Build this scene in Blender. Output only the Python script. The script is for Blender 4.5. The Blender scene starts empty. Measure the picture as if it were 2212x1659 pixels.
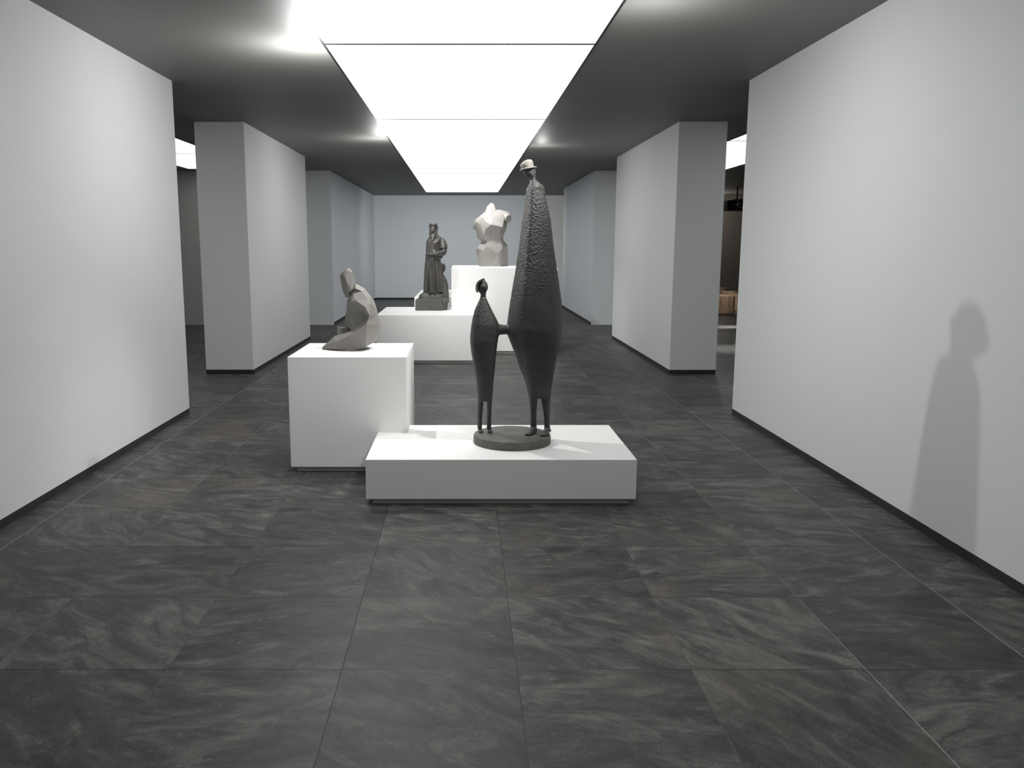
import bpy, bmesh, math, random
from mathutils import Vector, Matrix, noise as mnoise
random.seed(7)
S = bpy.context.scene
COL = S.collection
PI = math.pi

# ------------------------------------------------------------------ camera
F, YH, CX, CY, H = 1814.0, 531.0, 1000.0, 829.5, 1.70
PITCH = math.atan((CY - YH) / F)
CP, SP = math.cos(PITCH), math.sin(PITCH)

def ray(x, y):
    v = y - CY
    return Vector((x - CX, F * CP - v * SP, -(v * CP + F * SP)))
def atY(x, y, Y):                      # point at distance Y seen at pixel (x, y): used to measure shapes
    d = ray(x, y)
    return Vector((0, 0, H)) + d * (Y / d.y)
def atZ(x, y, z):
    d = ray(x, y)
    return Vector((0, 0, H)) + d * ((z - H) / d.z)

cam = bpy.data.cameras.new('camera')
co = bpy.data.objects.new('camera', cam)
COL.objects.link(co)
co.location = (0, 0, H)
co.rotation_euler = (PI / 2 - PITCH, 0, 0)
cam.sensor_fit = 'HORIZONTAL'
cam.sensor_width = 36
cam.lens = F * 36 / 2212
cam.shift_x = (1106 - CX) / 2212
cam.clip_start, cam.clip_end = 0.05, 100
S.camera = co

# ------------------------------------------------------------------ materials
def new_mat(name, base=(.5, .5, .5), rough=.6, metal=0.0, spec=.5):
    m = bpy.data.materials.new(name)
    m.use_nodes = True
    nt = m.node_tree
    b = nt.nodes['Principled BSDF']
    b.inputs['Base Color'].default_value = (*base, 1)
    b.inputs['Roughness'].default_value = rough
    b.inputs['Metallic'].default_value = metal
    b.inputs['Specular IOR Level'].default_value = spec
    return m, nt, b
def N(nt, t, **kw):
    n = nt.nodes.new(t)
    for k, v in kw.items():
        if k in n.inputs: n.inputs[k].default_value = v
        else: setattr(n, k, v)
    return n
def ramp(nt, src, stops):
    r = nt.nodes.new('ShaderNodeValToRGB')
    e = r.color_ramp.elements
    while len(e) < len(stops): e.new(.5)
    for i, (p, c) in enumerate(stops):
        e[i].position = p
        e[i].color = (*c, 1) if len(c) == 3 else c
    nt.links.new(src, r.inputs[0])
    return r
def math_n(nt, op, a, b=None, c=None):
    n = nt.nodes.new('ShaderNodeMath'); n.operation = op
    for i, s in enumerate((a, b, c)):
        if s is None: continue
        if isinstance(s, (int, float)): n.inputs[i].default_value = s
        else: nt.links.new(s, n.inputs[i])
    return n.outputs[0]
def coords(nt, scale=(1, 1, 1)):
    tc = nt.nodes.new('ShaderNodeTexCoord')
    mp = nt.nodes.new('ShaderNodeMapping')
    mp.inputs['Scale'].default_value = scale
    nt.links.new(tc.outputs['Object'], mp.inputs[0])
    return mp.outputs[0]
def mix_col(nt, fac, a, b, mode='MIX'):
    n = nt.nodes.new('ShaderNodeMix'); n.data_type = 'RGBA'; n.blend_type = mode
    for i, s in ((0, fac), (6, a), (7, b)):
        if isinstance(s, (int, float)): n.inputs[i].default_value = s
        elif isinstance(s, tuple): n.inputs[i].default_value = (*s, 1)
        else: nt.links.new(s, n.inputs[i])
    return n.outputs[2]

def paint(name, col, rough=.75, bump=.03, spec=.3):
    m, nt, b = new_mat(name, col, rough, 0, spec)
    n = N(nt, 'ShaderNodeTexNoise', Scale=260.0, Detail=3.0)
    nt.links.new(coords(nt), n.inputs['Vector'])
    bp = N(nt, 'ShaderNodeBump', Strength=bump, Distance=.002)
    nt.links.new(n.outputs[0], bp.inputs['Height'])
    nt.links.new(bp.outputs[0], b.inputs['Normal'])
    return m

M_wall = paint('wall_paint', (.72, .745, .745))
M_wall_cool_lit = paint('wall_cool_light_tint', (.72, .755, .785))  # cool light of the back area put into the wall colour
M_wall_side_lit = paint('wall_side_light_tint', (.76, .75, .735))  # right-room light on the back wall, put into its colour
M_wall_dim_lit = paint('wall_dim_light_tint', (.50, .478, .46))  # darker tone carries the dimmer light of the left room
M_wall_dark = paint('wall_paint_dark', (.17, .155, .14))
M_plinth = paint('plinth_lacquer', (.86, .86, .85), .55, .01, .3)
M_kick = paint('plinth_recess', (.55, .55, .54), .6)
M_ceil = paint('ceiling_paint', (.165, .162, .156), .55, .02, .35)
M_base = paint('baseboard_paint', (.030, .029, .027), .5, .01, .3)
M_black, _, _ = new_mat('black_frame', (.006, .006, .006), .5)
M_black2, _, _ = new_mat('black_plastic', (.012, .012, .012), .4)
M_glass, _, _ = new_mat('lens_glass', (.01, .01, .012), .05, 0, .9)
M_ring, _, _ = new_mat('lens_ring_metal', (.45, .45, .45), .3, .8)

def emit_mat(name, strength):
    m = bpy.data.materials.new(name); m.use_nodes = True
    nt = m.node_tree; nt.nodes.clear()
    e = N(nt, 'ShaderNodeEmission', Color=(1, .996, .985, 1), Strength=strength)
    o = nt.nodes.new('ShaderNodeOutputMaterial')
    nt.links.new(e.outputs[0], o.inputs[0])
    return m
M_emit = emit_mat('light_diffuser', 1.62)
M_emit_side = emit_mat('light_diffuser_side', 1.3)

# slate tiles
T = .7105
X0, Y0T = .2185, 3.182
def slate(name, joint=False):
    m, nt, b = new_mat(name, (.07, .07, .068), .5, 0, .24)
    if joint:
        b.inputs['Base Color'].default_value = (.032, .032, .031, 1)
        b.inputs['Roughness'].default_value = .36
        b.inputs['Specular IOR Level'].default_value = 1.0
        return m
    L = nt.links.new
    tc = nt.nodes.new('ShaderNodeTexCoord')
    sub = N(nt, 'ShaderNodeVectorMath', operation='SUBTRACT'); L(tc.outputs['Object'], sub.inputs[0]); sub.inputs[1].default_value = (X0, Y0T, 0)
    dv = N(nt, 'ShaderNodeVectorMath', operation='DIVIDE'); L(sub.outputs[0], dv.inputs[0]); dv.inputs[1].default_value = (T, T, 1)
    fl = N(nt, 'ShaderNodeVectorMath', operation='FLOOR'); L(dv.outputs[0], fl.inputs[0])
    wn = nt.nodes.new('ShaderNodeTexWhiteNoise'); wn.noise_dimensions = '2D'; L(fl.outputs[0], wn.inputs['Vector'])
    off = N(nt, 'ShaderNodeVectorMath', operation='SCALE'); L(wn.outputs['Color'], off.inputs[0]); off.inputs['Scale'].default_value = 40
    sx = nt.nodes.new('ShaderNodeSeparateColor'); L(wn.outputs['Color'], sx.inputs[0])
    rnd, rnd2, rnd3 = sx.outputs[0], sx.outputs[1], sx.outputs[2]
    ang = math_n(nt, 'MULTIPLY_ADD', rnd2, 1.5, -.35)
    vr = nt.nodes.new('ShaderNodeVectorRotate'); vr.rotation_type = 'Z_AXIS'
    L(tc.outputs['Object'], vr.inputs['Vector']); L(ang, vr.inputs['Angle'])
    ad = N(nt, 'ShaderNodeVectorMath', operation='ADD'); L(vr.outputs[0], ad.inputs[0]); L(off.outputs[0], ad.inputs[1])
    def noise(scale, detail, rough, dist, sc=(1, 1, 1), w=None):
        mp = nt.nodes.new('ShaderNodeMapping'); L(ad.outputs[0], mp.inputs[0]); mp.inputs['Scale'].default_value = sc
        n = N(nt, 'ShaderNodeTexNoise', Scale=scale, Detail=detail, Roughness=rough, Distortion=dist)
        L(mp.outputs[0], n.inputs['Vector'])
        return n.outputs[0]
    n1 = noise(2.4, 12, .68, 1.3, (1, 2.1, 1))
    n2 = noise(5.5, 13, .74, .9, (1, 2.6, 1))
    n3 = noise(2.3, 9, .66, 1.8, (1, 1.5, 1))
    n4 = noise(150, 3, .6, 0)
    n5 = noise(1.4, 4, .5, .6)
    tone = math_n(nt, 'ADD', math_n(nt, 'MULTIPLY', n1, .62), math_n(nt, 'MULTIPLY', n2, .38))
    tone = math_n(nt, 'ADD', tone, math_n(nt, 'MULTIPLY_ADD', rnd, .09, -.045))
    c1 = ramp(nt, tone, [(.33, (.019, .019, .0195)), (.43, (.040, .040, .039)), (.51, (.064, .063, .061)), (.575, (.105, .102, .097)), (.68, (.18, .172, .163))])
    # mineral veins: thin pale lines where a warped noise crosses its middle, only in some places
    dist = math_n(nt, 'ABSOLUTE', math_n(nt, 'SUBTRACT', n3, .5))
    vein = ramp(nt, dist, [(0, (1, 1, 1)), (.009, (0, 0, 0))])
    msk = ramp(nt, n2, [(.50, (0, 0, 0)), (.66, (1, 1, 1))])
    vf = math_n(nt, 'MULTIPLY', math_n(nt, 'MULTIPLY', vein.outputs[0], msk.outputs[0]), .75)
    c2 = mix_col(nt, vf, c1.outputs[0], (.30, .285, .268))
    dist2 = math_n(nt, 'ABSOLUTE', math_n(nt, 'SUBTRACT', n1, .43))
    dv2 = ramp(nt, dist2, [(0, (1, 1, 1)), (.008, (0, 0, 0))])
    c2 = mix_col(nt, math_n(nt, 'MULTIPLY', dv2.outputs[0], .5), c2, (.028, .028, .028))
    br = ramp(nt, n5, [(.52, (0, 0, 0)), (.68, (1, 1, 1))])
    c3 = mix_col(nt, math_n(nt, 'MULTIPLY', math_n(nt, 'MULTIPLY', br.outputs[0], rnd3), .45), c2, (.128, .106, .090))
    gr = ramp(nt, n4, [(.3, (.74, .74, .74)), (.7, (1.24, 1.24, 1.24))])
    c4 = mix_col(nt, 1.0, c3, gr.outputs[0], 'MULTIPLY')
    L(c4, b.inputs['Base Color'])
    rg = ramp(nt, n2, [(.3, (.40, .40, .40)), (.7, (.56, .56, .56))])
    L(rg.outputs[0], b.inputs['Roughness'])
    bp = N(nt, 'ShaderNodeBump', Strength=.25, Distance=.004)
    L(math_n(nt, 'ADD', n2, math_n(nt, 'MULTIPLY', n4, .25)), bp.inputs['Height'])
    L(bp.outputs[0], b.inputs['Normal'])
    return m
M_slate = slate('slate_tile')
M_joint = slate('tile_joint', True)

def bronze(name, dark, light, rough, scale, bump, dist, spec=.5, stretch=(1, 1, 1), metal=0.0, grain=.12, height=None):
    m, nt, b = new_mat(name, dark, rough, metal, spec)
    L = nt.links.new
    v = coords(nt, stretch)
    n1 = N(nt, 'ShaderNodeTexNoise', Scale=scale, Detail=5.0, Roughness=.6, Distortion=.6); L(v, n1.inputs['Vector'])
    n2 = N(nt, 'ShaderNodeTexNoise', Scale=scale * .12, Detail=4.0, Roughness=.6); L(v, n2.inputs['Vector'])
    n3 = N(nt, 'ShaderNodeTexNoise', Scale=scale * 5, Detail=2.0); L(v, n3.inputs['Vector'])
    mixn = math_n(nt, 'ADD', math_n(nt, 'MULTIPLY', n2.outputs[0], .6), math_n(nt, 'MULTIPLY', n1.outputs[0], .4))
    r = ramp(nt, mixn, [(.32, dark), (.68, light)])
    n4 = N(nt, 'ShaderNodeTexNoise', Scale=230.0, Detail=3.0, Roughness=.7); L(v, n4.inputs['Vector'])
    g = ramp(nt, n4.outputs[0], [(.34, (1 - grain,) * 3), (.66, (1 + grain,) * 3)])
    L(mix_col(nt, 1.0, r.outputs[0], g.outputs[0], 'MULTIPLY'), b.inputs['Base Color'])
    h = math_n(nt, 'ADD', n1.outputs[0], math_n(nt, 'MULTIPLY', n3.outputs[0], .35))
    if height:                      # the hammering is coarse on the upper body and fades out below
        tc = nt.nodes.new('ShaderNodeTexCoord'); sp = nt.nodes.new('ShaderNodeSeparateXYZ'); L(tc.outputs['Object'], sp.inputs[0])
        mr = N(nt, 'ShaderNodeMapRange'); L(sp.outputs[2], mr.inputs[0])
        mr.inputs[1].default_value, mr.inputs[2].default_value = height
        mr.inputs[3].default_value, mr.inputs[4].default_value = .10, 1.0
        h = math_n(nt, 'ADD', math_n(nt, 'MULTIPLY', n1.outputs[0], mr.outputs[0]), math_n(nt, 'MULTIPLY', n3.outputs[0], .14))
    bp = N(nt, 'ShaderNodeBump', Strength=bump, Distance=dist)
    L(h, bp.inputs['Height']); L(bp.outputs[0], b.inputs['Normal'])
    return m
M_bronze = bronze('hammered_bronze', (.026, .0255, .0245), (.058, .056, .053), .44, 60, .75, .008, .5, (1, 1, 1.7), grain=.38, height=(1.15, 1.75))
M_hat = bronze('pale_worn_bronze', (.15, .14, .125), (.30, .28, .25), .6, 60, .8, .006, .4, grain=.25)
M_disc = bronze('stone_like_bronze', (.080, .077, .073), (.175, .168, .158), .62, 70, .6, .004, .3, grain=.30)
M_cast = bronze('dark_cast_bronze', (.036, .034, .031), (.072, .067, .061), .36, 30, .35, .004, .7)
M_rock = bronze('rough_cast_bronze', (.052, .050, .046), (.105, .100, .091), .5, 22, .6, .008, .4)
M_facet = bronze('faceted_stone', (.165, .156, .144), (.195, .185, .171), .55, 30, .06, .001, .35, grain=.03)
M_torso = bronze('torso_plaster', (.165, .157, .147), (.185, .177, .165), .6, 30, .04, .001, .3, grain=.02)

def wood_mat():
    m, nt, b = new_mat('stool_wood', (.3, .2, .12), .55, 0, .3)
    L = nt.links.new
    w = N(nt, 'ShaderNodeTexNoise', Scale=6.0, Detail=6.0, Roughness=.6, Distortion=.5)
    L(coords(nt, (6, 6, .5)), w.inputs['Vector'])
    r = ramp(nt, w.outputs[0], [(.3, (.17, .105, .066)), (.5, (.30, .195, .125)), (.7, (.36, .25, .17))])
    L(r.outputs[0], b.inputs['Base Color'])
    return m
M_wood = wood_mat()

# ------------------------------------------------------------------ object helpers
def link(name, me, mat, parent=None, loc=None):
    o = bpy.data.objects.new(name, me)
    COL.objects.link(o)
    for m in (mat if isinstance(mat, (list, tuple)) else [mat]): me.materials.append(m)
    if parent is not None:
        o.parent = parent
        o.matrix_parent_inverse = Matrix.Translation(-parent.location)
    if loc is not None: o.location = loc
    return o
def recenter(o):
    """move an object's origin to the base of its mesh"""
    me = o.data
    xs = [v.co for v in me.vertices]
    c = Vector(((min(p.x for p in xs) + max(p.x for p in xs)) / 2, (min(p.y for p in xs) + max(p.y for p in xs)) / 2, min(p.z for p in xs)))
    return c
def from_bm(name, bm, mat, parent=None, smooth=None):
    bmesh.ops.recalc_face_normals(bm, faces=bm.faces[:])
    me = bpy.data.meshes.new(name)
    bm.to_mesh(me); bm.free()
    if smooth is not None:
        for p in me.polygons: p.use_smooth = True
        if smooth < 180:
            me.set_sharp_from_angle(angle=math.radians(smooth))
    return link(name, me, mat, parent)
def thing(name, label, cat, loc, group=None):
    o = bpy.data.objects.new(name, None); COL.objects.link(o)
    o.empty_display_size = .1
    o.location = loc
    o['label'] = label; o['category'] = cat
    if group: o['group'] = group
    return o
def tag(o, label, cat, group=None):
    o['label'] = label; o['category'] = cat
    if group: o['group'] = group
def box(bm, x0, x1, y0, y1, z0, z1):
    v = [bm.verts.new((x, y, z)) for z in (z0, z1) for y in (y0, y1) for x in (x0, x1)]
    for f in ((0, 1, 3, 2), (4, 6, 7, 5), (0, 4, 5, 1), (2, 3, 7, 6), (0, 2, 6, 4), (1, 5, 7, 3)):
        bm.faces.new([v[i] for i in f])
def prism(bm, pts, z0, z1):
    a = [bm.verts.new((x, y, z0)) for x, y in pts]; b = [bm.verts.new((x, y, z1)) for x, y in pts]
    n = len(pts)
    bm.faces.new(a[::-1]); bm.faces.new(b)
    for i in range(n): bm.faces.new((a[i], a[(i + 1) % n], b[(i + 1) % n], b[i]))
def loft(bm, rings, cap=True):
    vs = [[bm.verts.new(p) for p in r] for r in rings]
    n = len(vs[0])
    for a, b in zip(vs, vs[1:]):
        for i in range(n): bm.faces.new((a[i], a[(i + 1) % n], b[(i + 1) % n], b[i]))
    if cap:
        bm.faces.new(vs[0][::-1]); bm.faces.new(vs[-1])
    return vs
def tube(bm, path, radii, n=12, squash=1.0):
    """round tube along a 3-D path, its frame carried along without twisting"""
    path = [Vector(p) for p in path]
    rings, s = [], None
    for i, p in enumerate(path):
        t = (path[min(i + 1, len(path) - 1)] - path[max(i - 1, 0)]).normalized()
        if s is None:
            up = Vector((0, 0, 1)) if abs(t.z) < .8 else Vector((0, 1, 0))
            s = t.cross(up).normalized()
        else:
            s = (s - t * s.dot(t)).normalized()
        u = s.cross(t).normalized()
        rings.append([p + s * radii[i] * math.cos(2 * PI * k / n) + u * radii[i] * squash * math.sin(2 * PI * k / n) for k in range(n)])
    loft(bm, rings)
def ellipsoid(bm, c, r, rot=None, sub=3):
    g = bmesh.ops.create_icosphere(bm, subdivisions=sub, radius=1)
    m = Matrix.Translation(c) @ (rot.to_4x4() if rot else Matrix.Identity(4)) @ Matrix.Diagonal((*r, 1))
    bmesh.ops.transform(bm, matrix=m, verts=g['verts'])
def hull(bm, pts):
    vs = [bm.verts.new(p) for p in pts]
    r = bmesh.ops.convex_hull(bm, input=vs)
    junk = [g for g in r['geom_interior'] if isinstance(g, bmesh.types.BMVert)] + [g for g in r['geom_unused'] if isinstance(g, bmesh.types.BMVert)]
    bmesh.ops.delete(bm, geom=list(set(junk)), context='VERTS')
def remeshed(name, bm, voxel, mat, parent=None, smooth_iter=0):
    """fuse intersecting shells of one body into one continuous surface"""
    bmesh.ops.recalc_face_normals(bm, faces=bm.faces[:])
    me = bpy.data.meshes.new(name + '_raw'); bm.to_mesh(me); bm.free()
    o = bpy.data.objects.new(name + '_raw', me); COL.objects.link(o)
    md = o.modifiers.new('r', 'REMESH'); md.mode = 'VOXEL'; md.voxel_size = voxel; md.use_smooth_shade = True
    if smooth_iter:
        sm = o.modifiers.new('s', 'SMOOTH'); sm.factor = .5; sm.iterations = smooth_iter
    dg = bpy.context.evaluated_depsgraph_get(); dg.update()
    new = bpy.data.meshes.new_from_object(o.evaluated_get(dg))
    bpy.data.objects.remove(o); bpy.data.meshes.remove(me)
    new.name = name
    for p in new.polygons: p.use_smooth = True
    new.materials.clear()
    return link(name, new, mat, parent)
def hammer(o, amp, z0, z1, fr=(66, 66, 112), kmin=.12):
    """press the hammered relief of the bronze into the mesh: coarse on the upper body, fading out lower down"""
    me = o.data
    me.update()
    ns = [v.normal.copy() for v in me.vertices]
    for v, nr in zip(me.vertices, ns):
        p = v.co
        k = max(kmin, min(1, (p.z - z0) / (z1 - z0)))
        q = Vector((p.x * fr[0], p.y * fr[1], p.z * fr[2]))
        n1 = mnoise.noise(q + .8 * mnoise.noise_vector(q * .6)); n2 = mnoise.noise(q * 2.1)
        n3 = mnoise.noise(q * .25)
        v.co = p + nr * amp * k * ((n1 * 1.15) * (1 + .7 * n3) + .35 * n2)
    me.update()
def structure(name, bm, mat, parent=None):
    o = from_bm(name, bm, mat, parent)
    if parent is None: o['kind'] = 'structure'
    return o

# ------------------------------------------------------------------ room shell
ZC = 3.269                      # ceiling height
XL, XR, YF, YB = -8.6, 10.6, -4.0, 27.05

def floor():
    vs, fs, mi = [], [], []
    w, dz = .0020, -.0022
    i0, i1 = math.floor((XL - X0) / T) , math.ceil((XR - X0) / T)
    j0, j1 = math.floor((YF - Y0T) / T), math.ceil((YB - Y0T) / T)
    for j in range(j0, j1):
        for i in range(i0, i1):
            x, y = X0 + i * T, Y0T + j * T
            b = len(vs)
            vs += [(x, y, dz), (x + T, y, dz), (x + T, y + T, dz), (x, y + T, dz),
                   (x + w, y + w, 0), (x + T - w, y + w, 0), (x + T - w, y + T - w, 0), (x + w, y + T - w, 0)]
            fs.append((b + 4, b + 5, b + 6, b + 7)); mi.append(0)
            for k in range(4):
                q = (k + 1) % 4
                fs.append((b + k, b + q, b + 4 + q, b + 4 + k)); mi.append(1)
    me = bpy.data.meshes.new('floor'); me.from_pydata(vs, [], fs)
    o = link('floor', me, [M_slate, M_joint])
    me.polygons.foreach_set('material_index', mi)
    o['kind'] = 'structure'
floor()
bm = bmesh.new(); box(bm, XL, XR, YF, YB, ZC, ZC + .2); structure('ceiling', bm, M_ceil)

BH = .058                       # baseboard height
def partition(side, x0, x1, y0, y1, mat, base=True, face=None):
    bm = bmesh.new(); box(bm, x0, x1, y0, y1, BH if base and face is None else 0, ZC)
    structure('wall_' + side, bm, mat)
    if base:
        bm = bmesh.new()
        if face is None: box(bm, x0, x1, y0, y1, 0, BH)
        elif face == 'right': box(bm, x1, x1 + .006, y0, y1, 0, BH)
        else: box(bm, x0 - .006, x0, y0, y1, 0, BH)
        structure('baseboard_' + side, bm, M_base)
partition('left_near', -3.43, -2.808, YF, 8.47, M_wall)
partition('left_middle', -3.45, -2.815, 11.17, 15.42, M_wall)
partition('left_far', -3.43, -2.81, 18.27, YB, M_wall_cool_lit, face='right')
partition('right_near', 2.755, 3.38, YF, 8.44, M_wall)
partition('right_middle', 2.770, 3.39, 11.15, 15.55, M_wall)
partition('right_far', 2.79, 3.40, 18.27, 23.75, M_wall_cool_lit, face='left')
# rooms beyond the openings
bm = bmesh.new(); box(bm, XL, -3.43, 18.27, 18.6, 0, ZC); structure('wall_left_cross', bm, M_wall_dim_lit)
bm = bmesh.new(); box(bm, -2.81, 2.2, YB, YB + .2, BH, ZC); structure('wall_back', bm, M_wall_cool_lit)
bm = bmesh.new(); box(bm, -2.804, 2.2, YB, YB + .2, 0, BH); structure('baseboard_back', bm, M_base)
bm = bmesh.new(); box(bm, 2.2, 5.2, YB, YB + .2, 0, ZC); structure('wall_back_grey', bm, M_wall_side_lit)
bm = bmesh.new(); box(bm, 5.2, XR, YB, YB + .2, 0, ZC); structure('wall_back_dark', bm, M_wall_dark)
bm = bmesh.new(); box(bm, XL - .2, XL, YF, 18.6, 0, ZC); structure('wall_left_outer', bm, M_wall_dim_lit)
bm = bmesh.new(); box(bm, XR, XR + .2, YF, YB, 0, ZC); structure('wall_right_outer', bm, M_wall_dark)
bm = bmesh.new(); box(bm, XL, XR, YF - .2, YF, 0, ZC); structure('wall_front', bm, M_wall)

# ------------------------------------------------------------------ luminous ceiling
def light_panel(x0, x1, y0, y1, label, group, em):
    g = .019
    t = thing('ceiling_light', label, 'ceiling light', ((x0 + x1) / 2, (y0 + y1) / 2, ZC), group)
    bm = bmesh.new(); box(bm, x0 + g, x1 - g, y0 + g, y1 - g, ZC - .004, ZC - .0005); from_bm('diffuser', bm, em, t)
    bm = bmesh.new()
    box(bm, x0, x0 + g, y0, y1, ZC - .006, ZC); box(bm, x1 - g, x1, y0, y1, ZC - .006, ZC)
    box(bm, x0 + g, x1 - g, y0, y0 + g, ZC - .006, ZC); box(bm, x0 + g, x1 - g, y1 - g, y1, ZC - .006, ZC)
    f = from_bm('frame', bm, M_black, t); f['label'] = 'thin black frame'
seams = [.2, 2.97, 6.95, 10.93, 14.90, 18.88, 22.85, 25.45]
names = [None, 'nearest bright white ceiling panel, cut off by the top of the photo',
         'second bright white ceiling panel from the front, above the hatted bronze figure and low plinth',
         'third bright white panel of the central ceiling strip, between the middle grey wall blocks',
         'fourth bright white panel of the central ceiling strip, just beyond the third',
         'fifth bright white panel of the central ceiling strip, second from its far end',
         'farthest and shortest bright white panel of the central ceiling strip, before the back wall']
for i in range(7):
    nm = names[i] or 'bright white ceiling panel of the central strip, overhead behind the viewer'
    light_panel(-1.105, 1.055, seams[i], seams[i + 1], nm, 'panels of the central luminous ceiling', M_emit)
for y0, y1, nm in ((2.97, 6.95, 'white ceiling panel of the left side strip, hidden by the near left wall'),
                   (6.95, 10.93, 'white ceiling panel of the left side strip, behind the near left wall end'),
                   (10.93, 14.90, 'nearer white ceiling panel seen through the gap in the left walls'),
                   (14.90, 17.80, 'farther white ceiling panel seen through the gap in the left walls, before the dim cross wall')):
    light_panel(-5.67, -4.21, y0, y1, nm, 'panels of the left side ceiling', M_emit_side)
for y0, y1, nm in ((5.2, 9.17, 'white ceiling panel of the right side strip, hidden by the near right wall'),
                   (9.17, 13.13, 'small wedge of the nearest white ceiling panel seen through the right gap'),
                   (13.13, 17.0, 'largest white ceiling panel seen through the gap in the right walls'),
                   (17.0, 20.9, 'farthest white ceiling panel seen through the gap in the right walls, a thin wedge')):
    light_panel(4.0, 5.475, y0, y1, nm, 'panels of the right side ceiling', M_emit_side)

# ------------------------------------------------------------------ plinths
def inset(pts, d):
    out = []
    n = len(pts)
    for i in range(n):
        p, a, b = Vector(pts[i]), Vector(pts[i - 1]), Vector(pts[(i + 1) % n])
        e1 = (p - a).normalized(); e2 = (b - p).normalized()
        n1 = Vector((-e1.y, e1.x)); n2 = Vector((-e2.y, e2.x))
        out.append(tuple(p + (n1 + n2) * d / (1 + n1.dot(n2))))
    return out
def plinth(pts, z1, kick, label):
    cx = sum(p[0] for p in pts) / len(pts); cy = sum(p[1] for p in pts) / len(pts)
    t = thing('plinth', label, 'plinth', (cx, cy, 0))
    bm = bmesh.new(); prism(bm, pts, .04, z1)
    o = from_bm('plinth_body', bm, M_plinth, t)
    bv = o.modifiers.new('bevel', 'BEVEL'); bv.width = .003; bv.segments = 2
    bm = bmesh.new(); prism(bm, inset(pts, kick), 0, .04)
    k = from_bm('kick_base', bm, M_kick, t); k['label'] = 'recessed grey kick base'
def rect(x0, x1, y0, y1): return [(x0, y0), (x1, y0), (x1, y1), (x0, y1)]
ZT = .883
plinth([(-.643, 5.377), (1.148, 5.377), (1.148, 6.463), (-.418, 6.463), (-.418, 6.195), (-.643, 6.195)], .310, .04,
       'low wide white plinth in front, under the two hand-holding bronze figures')
plinth(rect(-1.307, -.420, 6.197, 7.110), ZT, .04, 'white cube plinth on the left, under the seated faceted sculpture')
Z3, Z4, Z5 = .705, 1.355, .862
plinth([(-1.262, 12.20), (.30, 12.20), (.30, 13.31), (-.186, 13.31), (-.186, 13.88), (-1.262, 13.88)], Z3, .04,
       'wide white plinth in the middle distance, under the bronze bearded man')
plinth(rect(-.183, 1.492, 13.315, 15.25), Z4, .04, 'tallest white plinth at the back, under the pale torso')
plinth(rect(-.80, -.187, 13.885, 16.35), Z5, .04, 'small white plinth mostly hidden behind the bronze bearded man')

# ------------------------------------------------------------------ sculpture: two figures holding hands
def chaikin(p, it):
    for _ in range(it):
        q = []
        for i in range(len(p)):
            a, b = p[i], p[(i + 1) % len(p)]
            q.append((a[0] * .75 + b[0] * .25, a[1] * .75 + b[1] * .25))
            q.append((a[0] * .25 + b[0] * .75, a[1] * .25 + b[1] * .75))
        p = q
    lo, hi = min(a[0] for a in p), max(a[0] for a in p)
    dl, dh = min(a[1] for a in p), max(a[1] for a in p)
    return [((a[0] - lo) / (hi - lo), (a[1] - dl) / (dh - dl) * 2 - 1) for a in p]
FACET = chaikin([(0, .40), (.06, -.25), (.17, -.82), (.29, -1.0), (.62, -.82), (.93, -.45), (1.0, .1), (.75, .9), (.3, .9), (.05, .7)], 3)
ROUND = chaikin([(0, .1), (.04, -.55), (.2, -.92), (.45, -1.0), (.75, -.92), (.96, -.55), (1.0, .1), (.8, .9), (.4, 1.0), (.1, .8)], 3)
def lerp_tab(tab, y):
    for (a, *va), (b, *vb) in zip(tab, tab[1:]):
        if a <= y <= b:
            t = (y - a) / (b - a)
            return [p + (q - p) * t for p, q in zip(va, vb)]
    return list(tab[0][1:]) if y < tab[0][0] else list(tab[-1][1:])
def section(y, l, r, dep, Yc, k):
    out = []
    for (s, d), (s2, d2) in zip(FACET, ROUND):
        ss = s * k + s2 * (1 - k); dd = (d * k + d2 * (1 - k)) * dep
        p = atY(l + (r - l) * ss, y, Yc)
        out.append(Vector((p.x, Yc + dd, p.z)))
    return out
def fine(tab, step):
    ys = [t[0] for t in tab]
    out = []
    y = ys[0]
    while y < ys[-1]:
        out.append(y); y += step
    out.append(ys[-1])
    return out
ZD = .372
YM, YK = 5.975, 5.93
fam = thing('bronze_sculpture', 'tall dark bronze pair holding hands, a hatted adult and child, on the low plinth', 'sculpture', (.35, 5.874, .31))
bm = bmesh.new()
dr = .276
rings = []
for z, k in ((.311, .985), (.318, 1.0), (.355, 1.0), (.368, .985), (ZD, .955)):
    rings.append([(.352 + dr * k * math.cos(2 * PI * i / 72), 5.881 + dr * k * math.sin(2 * PI * i / 72), z) for i in range(72)])
loft(bm, rings)
o = from_bm('round_base', bm, M_disc, fam, 40); o['label'] = 'rough grey bronze disc base'

mother = [  # pixel row, left edge, right edge
    (364, 1125, 1156), (367, 1126.3, 1157), (372, 1128.5, 1157), (377, 1131.5, 1157), (381, 1136, 1156.6), (384, 1141.5, 1156.4), (388, 1145.2, 1157),
    (392, 1145, 1160), (396, 1144, 1165.5), (399, 1142.6, 1170.5), (402, 1141, 1174.2), (406, 1139, 1175.6), (412, 1137.6, 1176), (424, 1136.6, 1178), (440, 1134.8, 1182), (460, 1131.8, 1186), (476, 1129.3, 1189.3),
    (496, 1127, 1191.8), (525, 1123.3, 1194.8), (556, 1118.8, 1199), (587, 1114.5, 1204), (617, 1109, 1208.2), (648, 1104, 1212.3),
    (662, 1101.5, 1213.6), (683, 1098, 1214.5), (700, 1095.5, 1214.6), (722, 1095.5, 1213.3), (738, 1102, 1209.6), (761, 1111, 1204.8), (792, 1121.8, 1198.8),
    (824, 1134.5, 1193.3), (846, 1140, 1190), (859, 1142.5, 1189)]
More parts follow.
